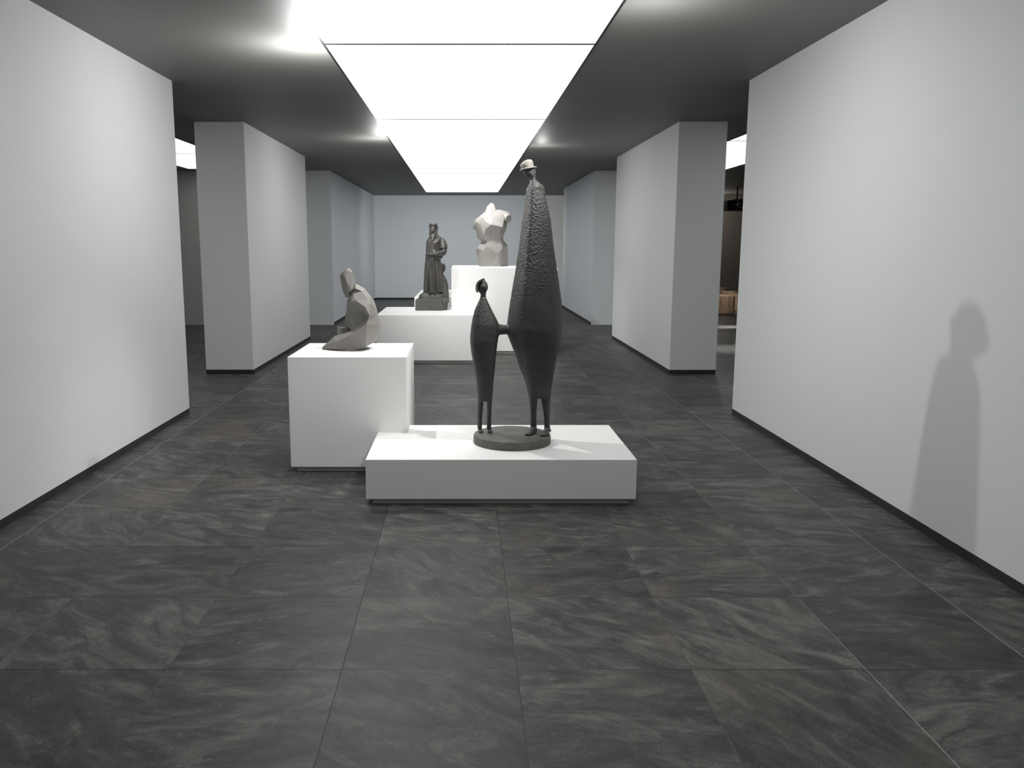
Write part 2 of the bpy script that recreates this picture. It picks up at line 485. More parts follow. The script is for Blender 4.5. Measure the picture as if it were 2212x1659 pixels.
mdep = [(364, .058), (377, .058), (384, .045), (390, .040), (397, .062), (405, .082), (440, .098), (560, .125), (660, .155), (710, .165), (760, .135), (824, .085), (859, .050)]
bm = bmesh.new()
rings = []
for y in fine(mother, 5):
    l, r = lerp_tab(mother, y); d, = lerp_tab(mdep, y)
    k = min(1, max(0, (735 - y) / 90)) * min(1, max(0, (y - 396) / 14))
    rings.append(section(y, l, r, d, YM, k))
loft(bm, rings)
def limb(bm, rows, Yc, dep):
    rr = []
    for y, l, r in rows:
        c = atY((l + r) / 2, y, Yc); w = (atY(r, y, Yc).x - atY(l, y, Yc).x) / 2
        dq = dep * (1 + .9 * max(0, min(1, (890 - y) / 40)))
        rr.append([Vector((c.x + w * math.cos(2 * PI * k / 16), Yc + dq * math.sin(2 * PI * k / 16), c.z)) for k in range(16)])
    loft(bm, rr)
limb(bm, [(842, 1141, 1166), (855, 1142, 1164), (862, 1143, 1161.3), (880, 1144.5, 1159.7), (900, 1145.6, 1159), (918, 1145.6, 1159.4), (930, 1146, 1159.5)], YM, .026)
limb(bm, [(842, 1164, 1190), (855, 1166, 1189.6), (862, 1168.6, 1189.2), (880, 1171.8, 1188.3), (900, 1174.6, 1188), (918, 1175.5, 1188.2), (930, 1175.5, 1189.5)], YM, .026)
def foot(bm, heel, toe, rad):
    h, t = atZ(*heel, ZD), atZ(*toe, ZD)
    pts, rr = [], []
    for f, r, z in ((-.10, .45, .020), (.0, .72, .027), (.25, .90, .031), (.55, 1.08, .024), (.85, 1.22, .014), (1.0, 1.05, .010), (1.08, .6, .008)):
        p = h.lerp(t, f); p.z = ZD + z * rad / .027
        pts.append(p); rr.append(rad * r)
    s = [min(1.0, (p.z - ZD + .001) / r) for p, r in zip(pts, rr)]
    ring = []
    d = (t - h); d.z = 0; d.normalize(); sd = Vector((-d.y, d.x, 0))
    for p, r, q in zip(pts, rr, s):
        ring.append([p + sd * r * math.cos(2 * PI * k / 14) + Vector((0, 0, 1)) * r * q * math.sin(2 * PI * k / 14) for k in range(14)])
    loft(bm, ring)
foot(bm, (1156, 934.5), (1139, 941.0), .024)
foot(bm, (1186, 936.5), (1171, 943.0), .024)
# the joined arm and hands
a = atY(1112, 706, YM); b = atY(1088, 712, (YM + YK) / 2); 
tube(bm, [atY(1124, 708, YM - .02), atY(1108, 711, YM - .01), atY(1097, 712.2, YM - .02), atY(1080, 712.2, YM - .026)], [.05, .042, .0345, .0335], 16)
mo = remeshed('adult_figure', bm, .0043, M_bronze, fam, 2)
hammer(mo, .0035, 1.05, 1.6)
# bowler hat, tilted
bm = bmesh.new()
e = Vector((.985, -.171)); nn = Vector((-.171, -.985))
def hat_ring(nv, a0, a1, dep, k=40):
    out = []
    for i in range(k):
        t = 2 * PI * i / k
        aa = (a0 + a1) / 2 + (a1 - a0) / 2 * math.cos(t)
        q = Vector((1141, 364.7)) + e * aa + nn * nv
        p = atY(q.x, q.y, YM); p.y = YM + dep * math.sin(t)
        out.append(p)
    return out
loft(bm, [hat_ring(n_, a, b, d) for n_, a, b, d in ((-.5, -14, 12, .050), (2, -15, 12.9, .053), (6, -15.7, 12.8, .055), (10.3, -16.2, 12.9, .054), (13, -13.8, 12.7, .052), (15.6, -10.6, 12, .046), (17.4, -7.6, 10.9, .038), (18.8, -4.3, 9.2, .027), (19.7, -.6, 6.4, .014), (20.0, 1.5, 4, .005))])
hat = from_bm('hat', bm, M_hat, fam, 60); hat['label'] = 'pale worn bowler hat'
# hang the hat under the figure that wears it
hat.parent = mo; hat.matrix_parent_inverse = Matrix.Identity(4)
bm = bmesh.new()
loft(bm, [hat_ring(n_, a, b, d) for n_, a, b, d in ((-2.2, -16.6, 16.2, .064), (-1.6, -18.2, 18.2, .071), (0, -18.9, 19.2, .074), (1.5, -18.2, 18.4, .071), (2.3, -16.4, 15.8, .062))])
brim = from_bm('hat_brim', bm, M_hat, mo, 60); brim.matrix_parent_inverse = Matrix.Identity(4)

child = [(601, 1043.6, 1046), (604, 1040.5, 1047.4), (607, 1037, 1049), (612, 1034, 1052.4), (619, 1032, 1054.2), (625, 1031.6, 1053.6), (629, 1032.2, 1051), (631, 1034, 1050), (632.2, 1038.2, 1049.8),
         (640, 1038.2, 1049.6), (646, 1036.4, 1051.4), (651, 1033.8, 1053.9), (662, 1028.4, 1058.9), (673, 1024.5, 1064.2), (683, 1021.8, 1069.6), (694, 1019.6, 1075), (703, 1018, 1078), (722, 1015.8, 1079), (728, 1015.5, 1076.5), (738, 1015.4, 1075),
         (759, 1017.5, 1072.4), (781, 1021.4, 1070.3), (803, 1026, 1068.5), (824, 1029, 1066), (846, 1031, 1064.8), (866, 1032, 1063)]
cdep = [(601, .010), (607, .032), (619, .044), (629, .034), (640, .026), (655, .042), (700, .085), (735, .095), (790, .075), (866, .036)]
bm = bmesh.new()
rings = []
for y in fine(child, 3):
    l, r = lerp_tab(child, y); d, = lerp_tab(cdep, y)
    rings.append(section(y, l, r, d, YK, 0))
loft(bm, rings)
limb(bm, [(850, 1031, 1047), (862, 1031.8, 1045.5), (869, 1032, 1044.4), (890, 1031.6, 1042.4), (911, 1031.2, 1041.4), (926, 1031.2, 1041)], YK, .018)
limb(bm, [(850, 1048, 1064.5), (862, 1050.6, 1063.4), (869, 1051.6, 1063), (890, 1052, 1062), (911, 1051.4, 1061.4), (926, 1051.2, 1061.2)], YK, .018)
foot(bm, (1035.6, 931.5), (1039.5, 935.6), .015)
foot(bm, (1056, 931.5), (1059.5, 935.6), .015)
tube(bm, [atY(1062, 710, YK), atY(1076, 711.8, YK - .005), atY(1093, 712.2, YM - .022)], [.047, .039, .0330], 16)
ch = remeshed('child_figure', bm, .0045, M_bronze, fam, 2)
hammer(ch, .0026, .95, 1.5)
bm = bmesh.new()
outer = [(705, 290), (640, 318), (560, 350), (470, 390), (400, 432), (330, 490), (280, 550), (240, 630), (215, 720), (200, 850), (203, 970), (218, 1080), (285, 1185)]
inner = [(705, 318), (660, 372), (590, 425), (510, 480), (450, 535), (410, 590), (380, 640), (358, 700), (346, 780), (338, 880), (338, 980), (345, 1080), (345, 1150)]
fr, bk = [], []
for lst in (outer, inner[::-1]):
    for x, y in lst:
        fr.append((1020 + x / 27.64, 590 + y / 27.64))
n = len(outer)
for sgn, dd in ((0, -.050), (1, .050)):
    vs = [bm.verts.new(atY(x, y, YK + dd)) for x, y in fr]
    if sgn == 0: A = vs
    else: B = vs
for i in range(n - 1):
    j = 2 * n - 1 - i
    bm.faces.new((A[i], A[i + 1], A[j - 1], A[j])); bm.faces.new((B[j], B[j - 1], B[i + 1], B[i]))
m_ = len(fr)
for i in range(m_): bm.faces.new((A[i], B[i], B[(i + 1) % m_], A[(i + 1) % m_]))
cr = from_bm('crest', bm, M_disc, ch, 50); cr['label'] = 'curved helmet-like crest over the face'
cr.matrix_parent_inverse = Matrix.Identity(4)

# ------------------------------------------------------------------ shell sculptures (faceted)
def shell(bm, V, faces, o, sc, Y, off, back=None):
    """closed solid: the visible facets in front, a mirrored set behind, joined round the outline"""
    fv, bv = {}, {}
    for k, (x, y, d) in V.items():
        p = atY(o[0] + x / sc, o[1] + y / sc, Y + d)
        fv[k] = bm.verts.new(p)
        bv[k] = bm.verts.new((p.x, Y + off - d * (1.0 if back is None else back), p.z))
    edges = {}
    for f in faces:
        bm.faces.new([fv[k] for k in f]); bm.faces.new([bv[k] for k in reversed(f)])
        for i in range(len(f)):
            a, b = f[i], f[(i + 1) % len(f)]
            if (b, a) in edges: edges.pop((b, a))
            else: edges[(a, b)] = 1
    for a, b in edges: bm.faces.new((fv[b], fv[a], bv[a], bv[b]))
    return fv

# seated faceted figure on the left cube plinth
q_ = atZ(660 + 690 / 6.91, 550 + 1440 / 6.91, ZT)
YS = q_.y + .10
sit = thing('faceted_sculpture', 'grey-brown faceted stone sculpture of a seated bowed figure on the left cube plinth', 'sculpture', (q_.x, YS, ZT))
V = dict(a=(690, 560, -.02), b=(655, 715, -.07), c=(745, 680, -.125), e=(895, 785, -.15), g=(955, 915, -.155), h=(742, 440, .01), hh=(740, 500, -.045), i=(860, 515, -.005), i2=(845, 548, -.075),
         j=(960, 635, .0), j2=(925, 665, -.10), k=(1045, 800, .01), l=(1057, 890, -.01), m=(1103, 1060, .0), n=(1060, 1255, .02), nn=(1052, 1300, .02), o=(1000, 1322, -.05), p=(895, 1380, -.115), q=(690, 1440, -.10),
         r=(455, 1417, -.085), s=(250, 1410, .0), s2=(250, 1380, .0), t=(415, 1230, -.01), u=(455, 1300, -.105), v=(735, 1170, -.165), w=(910, 1030, -.175), x=(870, 1040, -.135), y=(640, 1162, -.03),
         c1=(662, 880, -.02), c2=(840, 850, -.075), c3=(935, 950, -.10), c4=(740, 1062, -.055), c5=(668, 1150, .0), jk=(965, 720, -.10))
Fs = ['a hh i2', 'a i2 c', 'a c b', 'h i i2 hh', 'a h hh', 'i j j2 i2', 'c i2 j2 e', 'j k jk', 'j jk j2', 'j2 jk e', 'jk k g', 'jk g e', 'k l g', 'l m w', 'l w g', 'g w x',
      'm n o', 'n nn o', 'm o p', 'm p w', 'v w p', 'v p q', 'u v q', 'u q r', 't u s2', 'u r s', 'u s s2', 't y v u', 'y x v', 'x w v',
      'b c c2 c1', 'c e g c2', 'g c3 c2', 'c2 c3 c4', 'c1 c2 c4', 'c1 c4 c5', 'c3 x c4', 'x y c4', 'y c5 c4', 'g x c3']
bm = bmesh.new()
shell(bm, V, [f.split() for f in Fs], (660, 550), 6.91, YS, .09)
bmesh.ops.triangulate(bm, faces=[f for f in bm.faces if len(f.verts) > 3])
from_bm('body', bm, M_facet, sit)
def P(x, y, d, Y=None): return atY(660 + x / 6.91, 550 + y / 6.91, YS + d)
bm = bmesh.new()
hull(bm, [P(x, y, d) for x, y, d in ((553, 258, -.015), (610, 400, -.045), (640, 560, -.05), (625, 640, .01), (655, 650, .015), (512, 318, .075), (550, 530, .085), (600, 640, .06),
     (605, 218, -.01), (690, 525, -.05), (655, 203, .02), (690, 235, .02), (700, 270, -.005), (742, 400, -.01), (745, 500, .0), (720, 540, -.01), (655, 215, .08), (720, 330, .09), (735, 480, .09), (690, 560, .09), (675, 600, .0))])
bmesh.ops.dissolve_limit(bm, angle_limit=math.radians(2), verts=bm.verts[:], edges=bm.edges[:])
o = from_bm('head', bm, M_facet, sit)
bm = bmesh.new()   # far arm and far knee
hull(bm, [P(x, y, d) for x, y, d in ((620, 672, .10), (655, 655, .05), (700, 640, .10), (660, 880, .06), (605, 840, .13), (668, 1105, .06), (580, 1080, .13), (640, 1090, .17), (700, 900, .17), (670, 680, .16))])
from_bm('far_arm', bm, M_facet, sit)
bm = bmesh.new()
hull(bm, [P(x, y, d) for x, y, d in ((470, 1065, .14), (545, 1090, .075), (575, 1087, .12), (668, 1102, .10), (480, 1250, .10), (500, 1320, .12), (700, 1320, .10), (700, 1105, .20), (480, 1075, .20), (480, 1320, .2), (700, 1320, .2), (545, 1320, .06))])
from_bm('far_knee', bm, M_facet, sit)

# pale torso on the tallest plinth
YT = 14.42
tor = thing('torso_sculpture', 'pale grey plaster torso without head or arms on the tallest plinth', 'sculpture', (.51, YT + .02, Z4))
V = dict(A=(555, 165, .05), A2=(600, 180, .04), B=(628, 208, .01), C=(480, 240, .0), D=(560, 258, -.045), NB=(665, 300, .0), NF=(565, 462, -.10), NL=(440, 348, .0), NR=(655, 345, -.06), NM=(455, 395, -.06),
         SL=(262, 488, .0), SLf=(275, 545, -.06), S2=(340, 425, -.035), R1=(740, 305, .0), R2=(870, 338, .0), R2f=(800, 400, -.09), R3=(820, 500, -.115), R3b=(830, 545, -.05),
         L1=(258, 690, -.02), L2=(300, 870, -.02), L2b=(330, 880, -.05), L3=(378, 940, -.01), L4=(268, 1090, -.01), L4f=(290, 1075, -.06), L5=(268, 1125, -.02), L6=(320, 1432, -.02), L6f=(345, 1432, -.06),
         BT=(395, 452, -.13), BI=(455, 545, -.15), BM=(455, 680, -.17), BB=(415, 818, -.155), BO=(285, 560, -.08), BC=(350, 600, -.13),
         M1=(570, 600, -.195), M2=(790, 655, -.155), M3=(745, 700, -.135), M4=(570, 912, -.115), M5=(745, 860, -.095), M6=(620, 840, -.125), M7=(565, 700, -.135),
         W=(605, 970, -.125), W2=(765, 955, -.10), W3=(790, 1055, -.12), K0=(480, 955, -.125), K1=(460, 1040, -.14), K2=(400, 1130, -.135), K3=(385, 1250, -.125), K4=(425, 1432, -.12),
         V0=(580, 1090, -.145), V1=(555, 1185, -.115), V2=(605, 1432, -.095), V3=(700, 1180, -.15), V4=(690, 1290, -.135), V5=(740, 1432, -.11), V6=(620, 1265, -.105),
         Q1=(885, 560, .03), Q2=(860, 690, .02), Q3=(802, 840, .02), Q4=(802, 905, .02), Q5=(890, 1015, .03), Q6=(895, 1425, .03))
Fs = ['A C D', 'A D B A2', 'C NL NM', 'C NM NF D', 'D NF NR B', 'B NR NB', 'NL S2 NM', 'NL SL S2', 'SL SLf S2', 'S2 SLf BO BT', 'S2 BT NM', 'NM BT BI NF', 'NB NR R1', 'NR R2f R1', 'R1 R2f R2', 'NR NF R2f',
      'NF R3 R2f', 'R2 R2f R3', 'NF BI M1', 'NF M1 M2 R3', 'R3 M2 R3b', 'R2 R3 R3b', 'R2 R3b Q1', 'BT BC BI', 'BO BC BT', 'BI BC BM', 'BC BB BM', 'BO BB BC', 'BI BM M1', 'BM BB M7 M1', 'BB M4 M7', 'M1 M7 M4 M6', 'M1 M6 M3 M2',
      'M3 M6 M5', 'M6 M4 W M5', 'SLf SL L1', 'SLf L1 BO', 'BO L1 BB', 'L1 L2 L2b BB', 'L2 L3 L2b', 'L2b L3 K0 BB', 'BB K0 M4', 'M4 K0 W', 'M5 W W2', 'L3 L4f K0', 'L3 L4 L4f', 'L4 L5 L4f', 'L4f K2 K1 K0', 'L5 K2 L4f', 'L5 L6 L6f K2', 'K2 L6f K4 K3',
      'K0 K1 V0 W', 'K1 K2 V1 V0', 'K2 K3 V1', 'K3 K4 V2 V1', 'W V0 W3 W2', 'V0 V3 W3', 'V0 V1 V3', 'V1 V6 V3', 'V1 V2 V6', 'V3 V6 V4', 'V6 V2 V4', 'V4 V2 V5', 'V3 V4 V5', 'V3 V5 W3',
      'R3b M2 Q2 Q1', 'M2 M3 Q2', 'M3 M5 Q3 Q2', 'M5 W2 Q4 Q3', 'W2 W3 Q5 Q4', 'W3 V5 Q6 Q5']
bm = bmesh.new()
shell(bm, V, [f.split() for f in Fs], (1000, 420), 9.215, YT, .10, .62)
tb = from_bm('body', bm, M_torso, tor, 24)
bv = tb.modifiers.new('soften', 'BEVEL'); bv.width = .005; bv.segments = 2; bv.limit_method = 'ANGLE'; bv.angle_limit = math.radians(12)
def PT(x, y, d): return atY(1000 + x / 9.215, 420 + y / 9.215, YT + d)
def stump(name, pts, mat):
    bm = bmesh.new(); hull(bm, [PT(*p) for p in pts])
    bmesh.ops.dissolve_limit(bm, angle_limit=math.radians(3), verts=bm.verts[:], edges=bm.edges[:])
    return from_bm(name, bm, mat, tor, 30)
ring = [(908 + 52 * math.cos(t) + 8 * math.sin(t), 488 - 74 * math.sin(t) + 6 * math.cos(t), -.135 + .07 * (math.cos(t) + 1) / 2) for t in [2 * PI * k / 16 for k in range(16)]]
stump('right_arm_stump', ring + [(738, 308, .03), (740, 320, .08), (870, 340, .0), (930, 365, .02), (962, 420, .03), (965, 490, .03), (885, 345, .07), (900, 540, .03), (815, 500, -.09), (810, 560, .02), (800, 400, -.075), (760, 500, .05)], M_torso)
stump('left_arm_stump', [(262, 492, -.01), (235, 525, .0), (208, 590, .02), (200, 650, .03), (208, 695, .04), (250, 690, .03), (262, 560, -.04), (285, 545, -.03), (300, 700, .02), (240, 520, .09), (210, 690, .09), (300, 500, .09), (300, 690, .09)], M_torso)

# ------------------------------------------------------------------ bronze bearded man
YP = 13.20
man = thing('bronze_statue', 'dark bronze bearded man in a long robe, standing on the middle plinth', 'sculpture', (-.49, YP, Z3))
SC4 = 6.915
def PM(x, y, d=0.0): return atY(870 + x / SC4, 460 + y / SC4, YP + d)
PXM = atY(871, 600, YP).x - atY(870, 600, YP).x     # one pixel in metres there
U = PXM / SC4
def blob(bm, x, y, d, rx, ry, rd, rot=0.0, sub=3):
    ellipsoid(bm, PM(x, y, d), (rx * U, rd * U, ry * U), Matrix.Rotation(rot, 3, 'Y'), sub)
# rock base with the ledge and the rising rock behind
bm = bmesh.new()
def slab(rows, n=28, jit=.0):
    rr = []
    for x0, x1, y, d0, d1, e_ in rows:
        a, b = PM(x0, y), PM(x1, y)
        cx, w = (a.x + b.x) / 2, (b.x - a.x) / 2
        cy, dd = YP + (d0 + d1) / 2, (d1 - d0) / 2
        ring = []
        for k in range(n):
            t = 2 * PI * k / n
            c, s = math.cos(t), math.sin(t)
            f = (abs(c) ** e_ + abs(s) ** e_) ** (-1 / e_)
            p = Vector((cx + w * c * f, cy + dd * s * f, a.z))
            ring.append(p + Vector((random.uniform(-jit, jit), random.uniform(-jit, jit), 0)))
        rr.append(ring)
    loft(bm, rr)
zb = Z3
base_pts = [(-.742, YP - .125), (-.330, YP - .135), (-.245, YP + .05), (-.245, YP + .24), (-.70, YP + .24)]
prism(bm, base_pts, zb, PM(0, 1285).z + .0)
slab([(187, 690, 1345, -.115, .24, 7), (190, 690, 1310, -.11, .24, 6), (205, 688, 1288, -.10, .24, 6), (240, 684, 1272, -.085, .24, 6)])
slab([(240, 610, 1275, -.105, .16, 5), (242, 612, 1250, -.105, .16, 5), (250, 608, 1225, -.10, .15, 5), (275, 600, 1210, -.085, .14, 5)])
slab([(285, 570, 1212, -.08, .12, 5), (290, 560, 1195, -.075, .12, 5), (300, 550, 1186, -.07, .12, 5)])
slab([(500, 688, 1280, .02, .25, 4), (505, 683, 1180, .03, .25, 4), (510, 668, 1080, .04, .24, 4), (510, 650, 1010, .05, .23, 4), (505, 622, 950, .06, .21, 4), (500, 600, 910, .07, .19, 4)], jit=.008)
rk = remeshed('rock_base', bm, .006, M_rock, man, 1)
hammer(rk, .003, 0, .5, (22, 22, 16), .0)
for v in rk.data.vertices: v.co.z = max(v.co.z, Z3)
# robe with vertical folds
bm = bmesh.new()
robe = [(334, 448, 530), (346, 425, 562), (358, 402, 586), (372, 382, 602), (388, 368, 612), (405, 360, 618), (430, 355, 618), (470, 350, 612), (520, 346, 598), (580, 343, 582), (640, 340, 566), (700, 336, 566), (800, 326, 580), (900, 319, 587), (1000, 315, 592), (1100, 311, 597), (1182, 307, 601)]
rings = []
NR = 96
for y in fine(robe, 14):
    l, r = lerp_tab(robe, y)
    a, b = PM(l, y), PM(r, y)
    cx, w = (a.x + b.x) / 2, (b.x - a.x) / 2
    amp = max(0, min(1, (y - 560) / 500)) ** .8
    dd = .105 + .02 * amp
    if y < 430: dd = .05 + .055 * (y - 334) / 96
    ring = []
    for k in range(NR):
        t = 2 * PI * k / NR
        fold = .55 * math.sin(9 * t + .0035 * y) + .45 * math.sin(15 * t + 1.3 - .003 * y) + .35 * math.sin(5 * t + 2.1) - .5 * max(0, math.sin(21 * t + .6)) ** 3
        side = abs(math.sin(t)) ** .7
        f = 1 + .24 * amp * fold * side
        ring.append(Vector((cx + w * math.cos(t) * (1 + .05 * amp * fold * side), YP + .02 + dd * math.sin(t) * f, a.z)))
    rings.append(ring)
loft(bm, rings)
# standing collar, lapel and front seam of the robe
tube(bm, [PM(478, 380, -.05), PM(520, 360, -.035), PM(535, 340, .02), PM(500, 335, .06)], [.016, .018, .018, .018], 10)
tube(bm, [PM(560, 372, -.06), PM(525, 420, -.085), PM(480, 465, -.095), PM(486, 520, -.098), PM(484, 600, -.098)], [.012, .018, .014, .005, .004], 10)
rb = remeshed('robe', bm, .0045, M_cast, man, 1)
hammer(rb, .0012, 0, .5, (40, 40, 26), .0)
# near arm: short over-sleeve, wide hanging sleeve
bm = bmesh.new()
tube(bm, [PM(580, 395, .0), PM(596, 440, -.02), PM(606, 490, -.04), PM(608, 536, -.05)], [.042, .056, .062, .064], 18)
ar = remeshed('upper_sleeve', bm, .005, M_cast, man, 1)
bm = bmesh.new()
tube(bm, [PM(606, 500, -.03), PM(615, 560, -.05), PM(608, 592, -.07), PM(560, 602, -.105), PM(510, 605, -.135), PM(462, 612, -.155)], [.045, .050, .050, .042, .034, .026], 18)
hull(bm, [PM(*p) for p in ((448, 600, -.15), (470, 650, -.14), (498, 705, -.115), (530, 700, -.10), (600, 655, -.06), (630, 590, -.05), (560, 590, -.09), (500, 690, -.07), (590, 680, -.03), (470, 600, -.13))])
hs = remeshed('hanging_sleeve', bm, .005, M_cast, man, 1)
# hand: palm, four curled fingers and a thumb
bm = bmesh.new()
blob(bm, 425, 618, -.165, 28, 19, 24)
tube(bm, [PM(470, 612, -.155), PM(440, 616, -.163)], [.020, .018], 12)
for i, (dz, ln) in enumerate(((-10, 1.0), (-3, 1.12), (5, 1.06), (12, .85))):
    y0 = 612 + dz
    tube(bm, [PM(412, y0, -.172), PM(412 - 26 * ln, y0 - 4, -.187), PM(412 - 50 * ln, y0 + 4, -.185), PM(412 - 62 * ln, y0 + 14, -.172), PM(412 - 54 * ln, y0 + 20, -.160)], [.0085, .008, .0075, .007, .0055], 8)
tube(bm, [PM(424, 606, -.165), PM(400, 597, -.160), PM(375, 598, -.156), PM(358, 604, -.158)], [.010, .0095, .0085, .006], 8)
hn = remeshed('hand', bm, .0032, M_cast, man, 0)
# the other arm and the round hat held behind the back
bm = bmesh.new()
tube(bm, [PM(392, 405, .03), PM(382, 470, .05), PM(384, 550, .08), PM(430, 620, .125), PM(500, 700, .15)], [.034, .038, .038, .034, .030], 16)
remeshed('far_sleeve', bm, .006, M_cast, man, 1)
bm = bmesh.new()
ellipsoid(bm, PM(575, 828, .12), (66 * U, .045, 84 * U), Matrix.Rotation(.25, 3, 'Y') @ Matrix.Rotation(.35, 3, 'Z'), 4)
ellipsoid(bm, PM(560, 828, .12), (40 * U, .075, 52 * U), None, 3)
remeshed('hat_behind_back', bm, .005, M_cast, man, 0)
# shoes
bm = bmesh.new()
for x in (400, 478):
    blob(bm, x, 1188, -.105, 24, 13, 42)
remeshed('shoes', bm, .004, M_cast, man, 0)
# head, turned a little to the left
bm = bmesh.new()
blob(bm, 455, 232, .0, 60, 74, 66)
blob(bm, 448, 262, -.018, 50, 62, 52)            # jaw and cheeks
blob(bm, 478, 330, .03, 44, 80, 46)              # neck
blob(bm, 438, 213, -.056, 42, 8, 12, .05)        # brow
blob(bm, 430, 245, -.078, 9, 20, 14)             # nose
blob(bm, 428, 258, -.086, 11, 8, 10)
blob(bm, 404, 250, -.050, 14, 13, 14)            # cheekbones
blob(bm, 468, 250, -.050, 16, 13, 16)
blob(bm, 414, 231, -.057, 9, 5, 8); blob(bm, 452, 231, -.057, 10, 5, 8)   # eyelids
blob(bm, 432, 300, -.062, 10, 5, 10)             # lower lip
blob(bm, 516, 245, .0, 9, 24, 16)                # ear
hd = remeshed('head', bm, .0032, M_cast, man, 1)
bm = bmesh.new()
for x, y, d, rx, ry, rd, ro in ((455, 178, -.01, 58, 34, 60, 0), (430, 168, -.045, 34, 18, 24, .3), (475, 170, -.045, 36, 19, 24, -.3), (505, 195, -.015, 20, 34, 40, -.2), (400, 190, -.03, 13, 24, 26, .2),
                                (505, 225, .03, 22, 46, 40, 0), (450, 158, .0, 44, 16, 46, 0), (480, 215, .05, 44, 60, 36, 0)):
    blob(bm, x, y, d, rx, ry, rd, ro)
h = remeshed('hair', bm, .0036, M_cast, hd, 0); h.matrix_parent_inverse = Matrix.Identity(4)
bm = bmesh.new()
for x, y, d, rx, ry, rd, ro in ((436, 312, -.040, 34, 26, 32, 0), (452, 340, -.048, 44, 38, 26, 0), (452, 372, -.058, 42, 36, 24, 0), (448, 400, -.066, 32, 24, 20, 0), (484, 308, -.022, 30, 38, 34, 0), (408, 308, -.030, 18, 30, 28, 0),
                                (498, 285, -.01, 20, 32, 30, 0), (494, 350, -.035, 24, 34, 24, 0), (416, 350, -.045, 20, 36, 22, 0)):
    blob(bm, x, y, d, rx, ry, rd, ro)
h = remeshed('beard', bm, .0038, M_cast, hd, 4); h.matrix_parent_inverse = Matrix.Identity(4)
bm = bmesh.new()
tube(bm, [PM(398, 288, -.060), PM(412, 279, -.076), PM(430, 276, -.084), PM(450, 278, -.078), PM(470, 288, -.060)], [.004, .0075, .008, .0078, .004], 10)
h = from_bm('moustache', bm, M_cast, hd, 60); h.matrix_parent_inverse = Matrix.Identity(4)

# ------------------------------------------------------------------ right room: stools and projector
def make_stool(r, hgt):
    bm = bmesh.new()
    prof = [(r - .012, 0), (r, .012), (r, hgt - .016), (r - .016, hgt)]
    rings = [[(q * math.cos(2 * PI * (k + .5) / 10), q * math.sin(2 * PI * (k + .5) / 10), z) for k in range(10)] for q, z in prof]
    loft(bm, rings)
    bmesh.ops.recalc_face_normals(bm, faces=bm.faces[:])
    me = bpy.data.meshes.new('stool_side'); bm.to_mesh(me); bm.free()
    bm = bmesh.new()
    rings = [[(q * math.cos(2 * PI * (k + .5) / 10), q * math.sin(2 * PI * (k + .5) / 10), z) for k in range(10)] for q, z in ((r - .02, hgt - .001), (r - .022, hgt + .006), (r - .03, hgt + .008))]
    loft(bm, rings)
    bmesh.ops.recalc_face_normals(bm, faces=bm.faces[:])
    me2 = bpy.data.meshes.new('stool_seat'); bm.to_mesh(me2); bm.free()
    return me, me2
def stool(x, y, r, hgt, rz, label):
    a, b = make_stool(r, hgt)
    t = thing('wooden_stool', label, 'stool', (x, y, 0), 'wooden stump stools in the right room')
    for nm, me in (('stool_body', a), ('seat', b)):
        o = bpy.data.objects.new(nm, me); COL.objects.link(o); me.materials.append(M_wood); o.parent = t
    t.rotation_euler.z = rz
stool(6.66, 21.55, .29, .455, .10, 'nearest and largest faceted wooden stump stool in the right gap')
stool(7.26, 22.98, .22, .475, .3, 'brown wooden stump stool in the right gap, rounded top showing behind the nearest stool')
stool(7.22, 23.80, .22, .53, .2, 'tallest wooden stump stool in the right gap, at the left of the cluster')
stool(7.31, 22.38, .22, .43, .5, 'low pale wooden stump stool at the right of the cluster, cut by the wall')

YQ = 23.0
def PQ(x, y, d=0): return atY(1560 + x / 27.65, 415 + y / 27.65, YQ + d)
c = PQ(1000, 700)
prj = thing('projector', 'black projector with a round lens hanging from the ceiling in the right gap', 'projector', (c.x, YQ + .2, PQ(0, 1100).z))
a, b = PQ(330, 480), PQ(1900, 1100)
bm = bmesh.new(); box(bm, a.x, b.x, YQ + .02, YQ + .50, b.z, a.z); o = from_bm('housing', bm, M_black2, prj)
o.modifiers.new('bevel', 'BEVEL').width = .008
a, b = PQ(650, 430), PQ(1620, 945)
bm = bmesh.new(); box(bm, a.x, b.x, YQ - .05, YQ + .02, b.z, a.z); fp = from_bm('front_panel', bm, M_black2, prj)
fp.modifiers.new('bevel', 'BEVEL').width = .008
lc = PQ(1140, 680, -.06); lr = 262 / 27.65 * (atY(1601, 440, YQ).x - atY(1600, 440, YQ).x)
def lathe_y(bm, c, prof, n=40):
    rings = [[(c.x + r * math.cos(2 * PI * k / n), c.y + d, c.z + r * math.sin(2 * PI * k / n)) for k in range(n)] for r, d in prof]
    loft(bm, rings)
bm = bmesh.new(); lathe_y(bm, lc, [(lr * 1.02, .02), (lr * 1.02, -.035), (lr * .93, -.045), (lr * .86, -.03), (lr * .84, .0)]); r_ = from_bm('lens_ring', bm, M_ring, prj, 40); r_['label'] = 'grey metal lens ring'
bm = bmesh.new(); lathe_y(bm, lc, [(lr * .84, .0), (lr * .8, -.012), (lr * .6, -.03), (lr * .3, -.042), (lr * .05, -.045)]); from_bm('lens', bm, M_glass, r_, 60).matrix_parent_inverse = Matrix.Identity(4)
for yy in (545, 790):
    a = PQ(735, yy - 22); b = PQ(850, yy + 22)
    bm = bmesh.new(); box(bm, a.x, b.x, YQ - .054, YQ - .05, b.z, a.z)
    from_bm('vent', bm, M_ring, prj)
p0 = PQ(955, 430, .02)
bm = bmesh.new(); tube(bm, [(p0.x, YQ + .12, p0.z - .03), (p0.x, YQ + .12, ZC)], [.018, .018], 14)
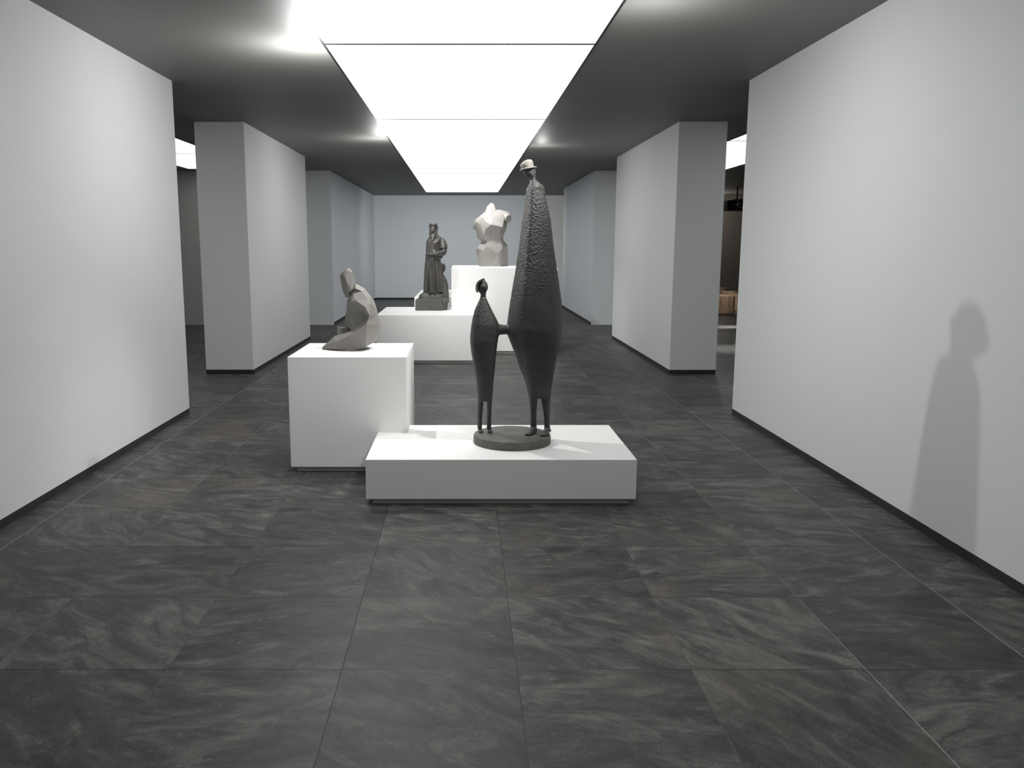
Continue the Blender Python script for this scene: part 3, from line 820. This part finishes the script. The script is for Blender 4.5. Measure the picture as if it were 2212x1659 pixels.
box(bm, p0.x - .07, p0.x + .07, YQ + .05, YQ + .19, ZC - .012, ZC)
from_bm('mount_pole', bm, M_black2, prj, 40)

# ------------------------------------------------------------------ lamps and added fill spots
def point(x, y, z, w, r=.05, col=(1, .992, .98)):
    d = bpy.data.lights.new('spot_lamp', 'POINT'); d.energy = w; d.shadow_soft_size = r; d.color = col
    o = bpy.data.objects.new('spot_lamp', d); COL.objects.link(o); o.location = (x, y, z)
    return o
point(-1.22, 7.00, 2.93, 56, .022)
point(1.22, 5.75, 2.84, 26, .04)
point(-1.20, 12.85, 2.93, 26)
point(1.25, 13.75, 3.00, 8)
point(7.2, 25.9, 2.75, 45, .08, (1, .93, .84))

def spot(loc, to, w, ang, r=.1, col=(1, .992, .98)):  # spots added as fill, without fittings
    d = bpy.data.lights.new('fill_spot', 'SPOT'); d.energy = w; d.spot_size = math.radians(ang); d.spot_blend = 1.0; d.color = col; d.shadow_soft_size = r
    o = bpy.data.objects.new('fill_spot', d); COL.objects.link(o); o.location = loc
    o.rotation_euler = (Vector(to) - Vector(loc)).to_track_quat('-Z', 'Y').to_euler()
spot((-1.22, 7.00, 2.95), (.55, 5.95, 1.30), 105, 112, .02)  # extra beam at the first lamp's place, added to strengthen it
spot((.95, 5.45, 3.2), (-.80, 6.3, .75), 210, 52, .05)  # added to brighten the front of the cube plinth
spot((1.15, 7.25, 3.05), (-.85, 6.62, 1.2), 170, 44, .05)  # added to light the seated figure's shoulders and upper facets
spot((-.55, 9.3, 3.2), (.45, 13.4, 1.05), 440, 60, .06)  # added to light the fronts of the middle plinths
spot((.16, 13.92, 3.25), (.50, 14.42, 1.9), 300, 80, .05)  # added steep light on the torso
spot((-1.0, 12.3, 3.22), (-.5, 13.2, 1.4), 70, 44, .05)
spot((.2, 20.2, 3.15), (.0, 27, 1.5), 470, 95, .10, (.94, .975, 1))  # added cool fill for the back wall
spot((5.45, 17.8, 3.2), (5.45, 17.8, 0), 1000, 17)  # added pair for the bright streak on the right-room floor
spot((5.95, 17.8, 3.2), (5.95, 17.8, 0), 1000, 17)
spot((4.55, 13.9, 3.2), (4.55, 13.9, 0), 800, 28)  # added for the bright floor patch in the right gap
spot((6.2, 19.6, 3.2), (6.9, 22.2, .3), 420, 38)  # added to brighten the stools

# ------------------------------------------------------------------ world and view
w = bpy.data.worlds.new('World'); S.world = w; w.use_nodes = True
w.node_tree.nodes['Background'].inputs[0].default_value = (.02, .02, .021, 1)
S.view_settings.view_transform = 'Standard'
S.view_settings.look = 'None'
S.view_settings.exposure = 0.0
S.view_settings.gamma = 1.0
S.view_settings.use_curve_mapping = False
S.cycles.use_denoising = True
S.cycles.max_bounces = 8
S.cycles.diffuse_bounces = 5
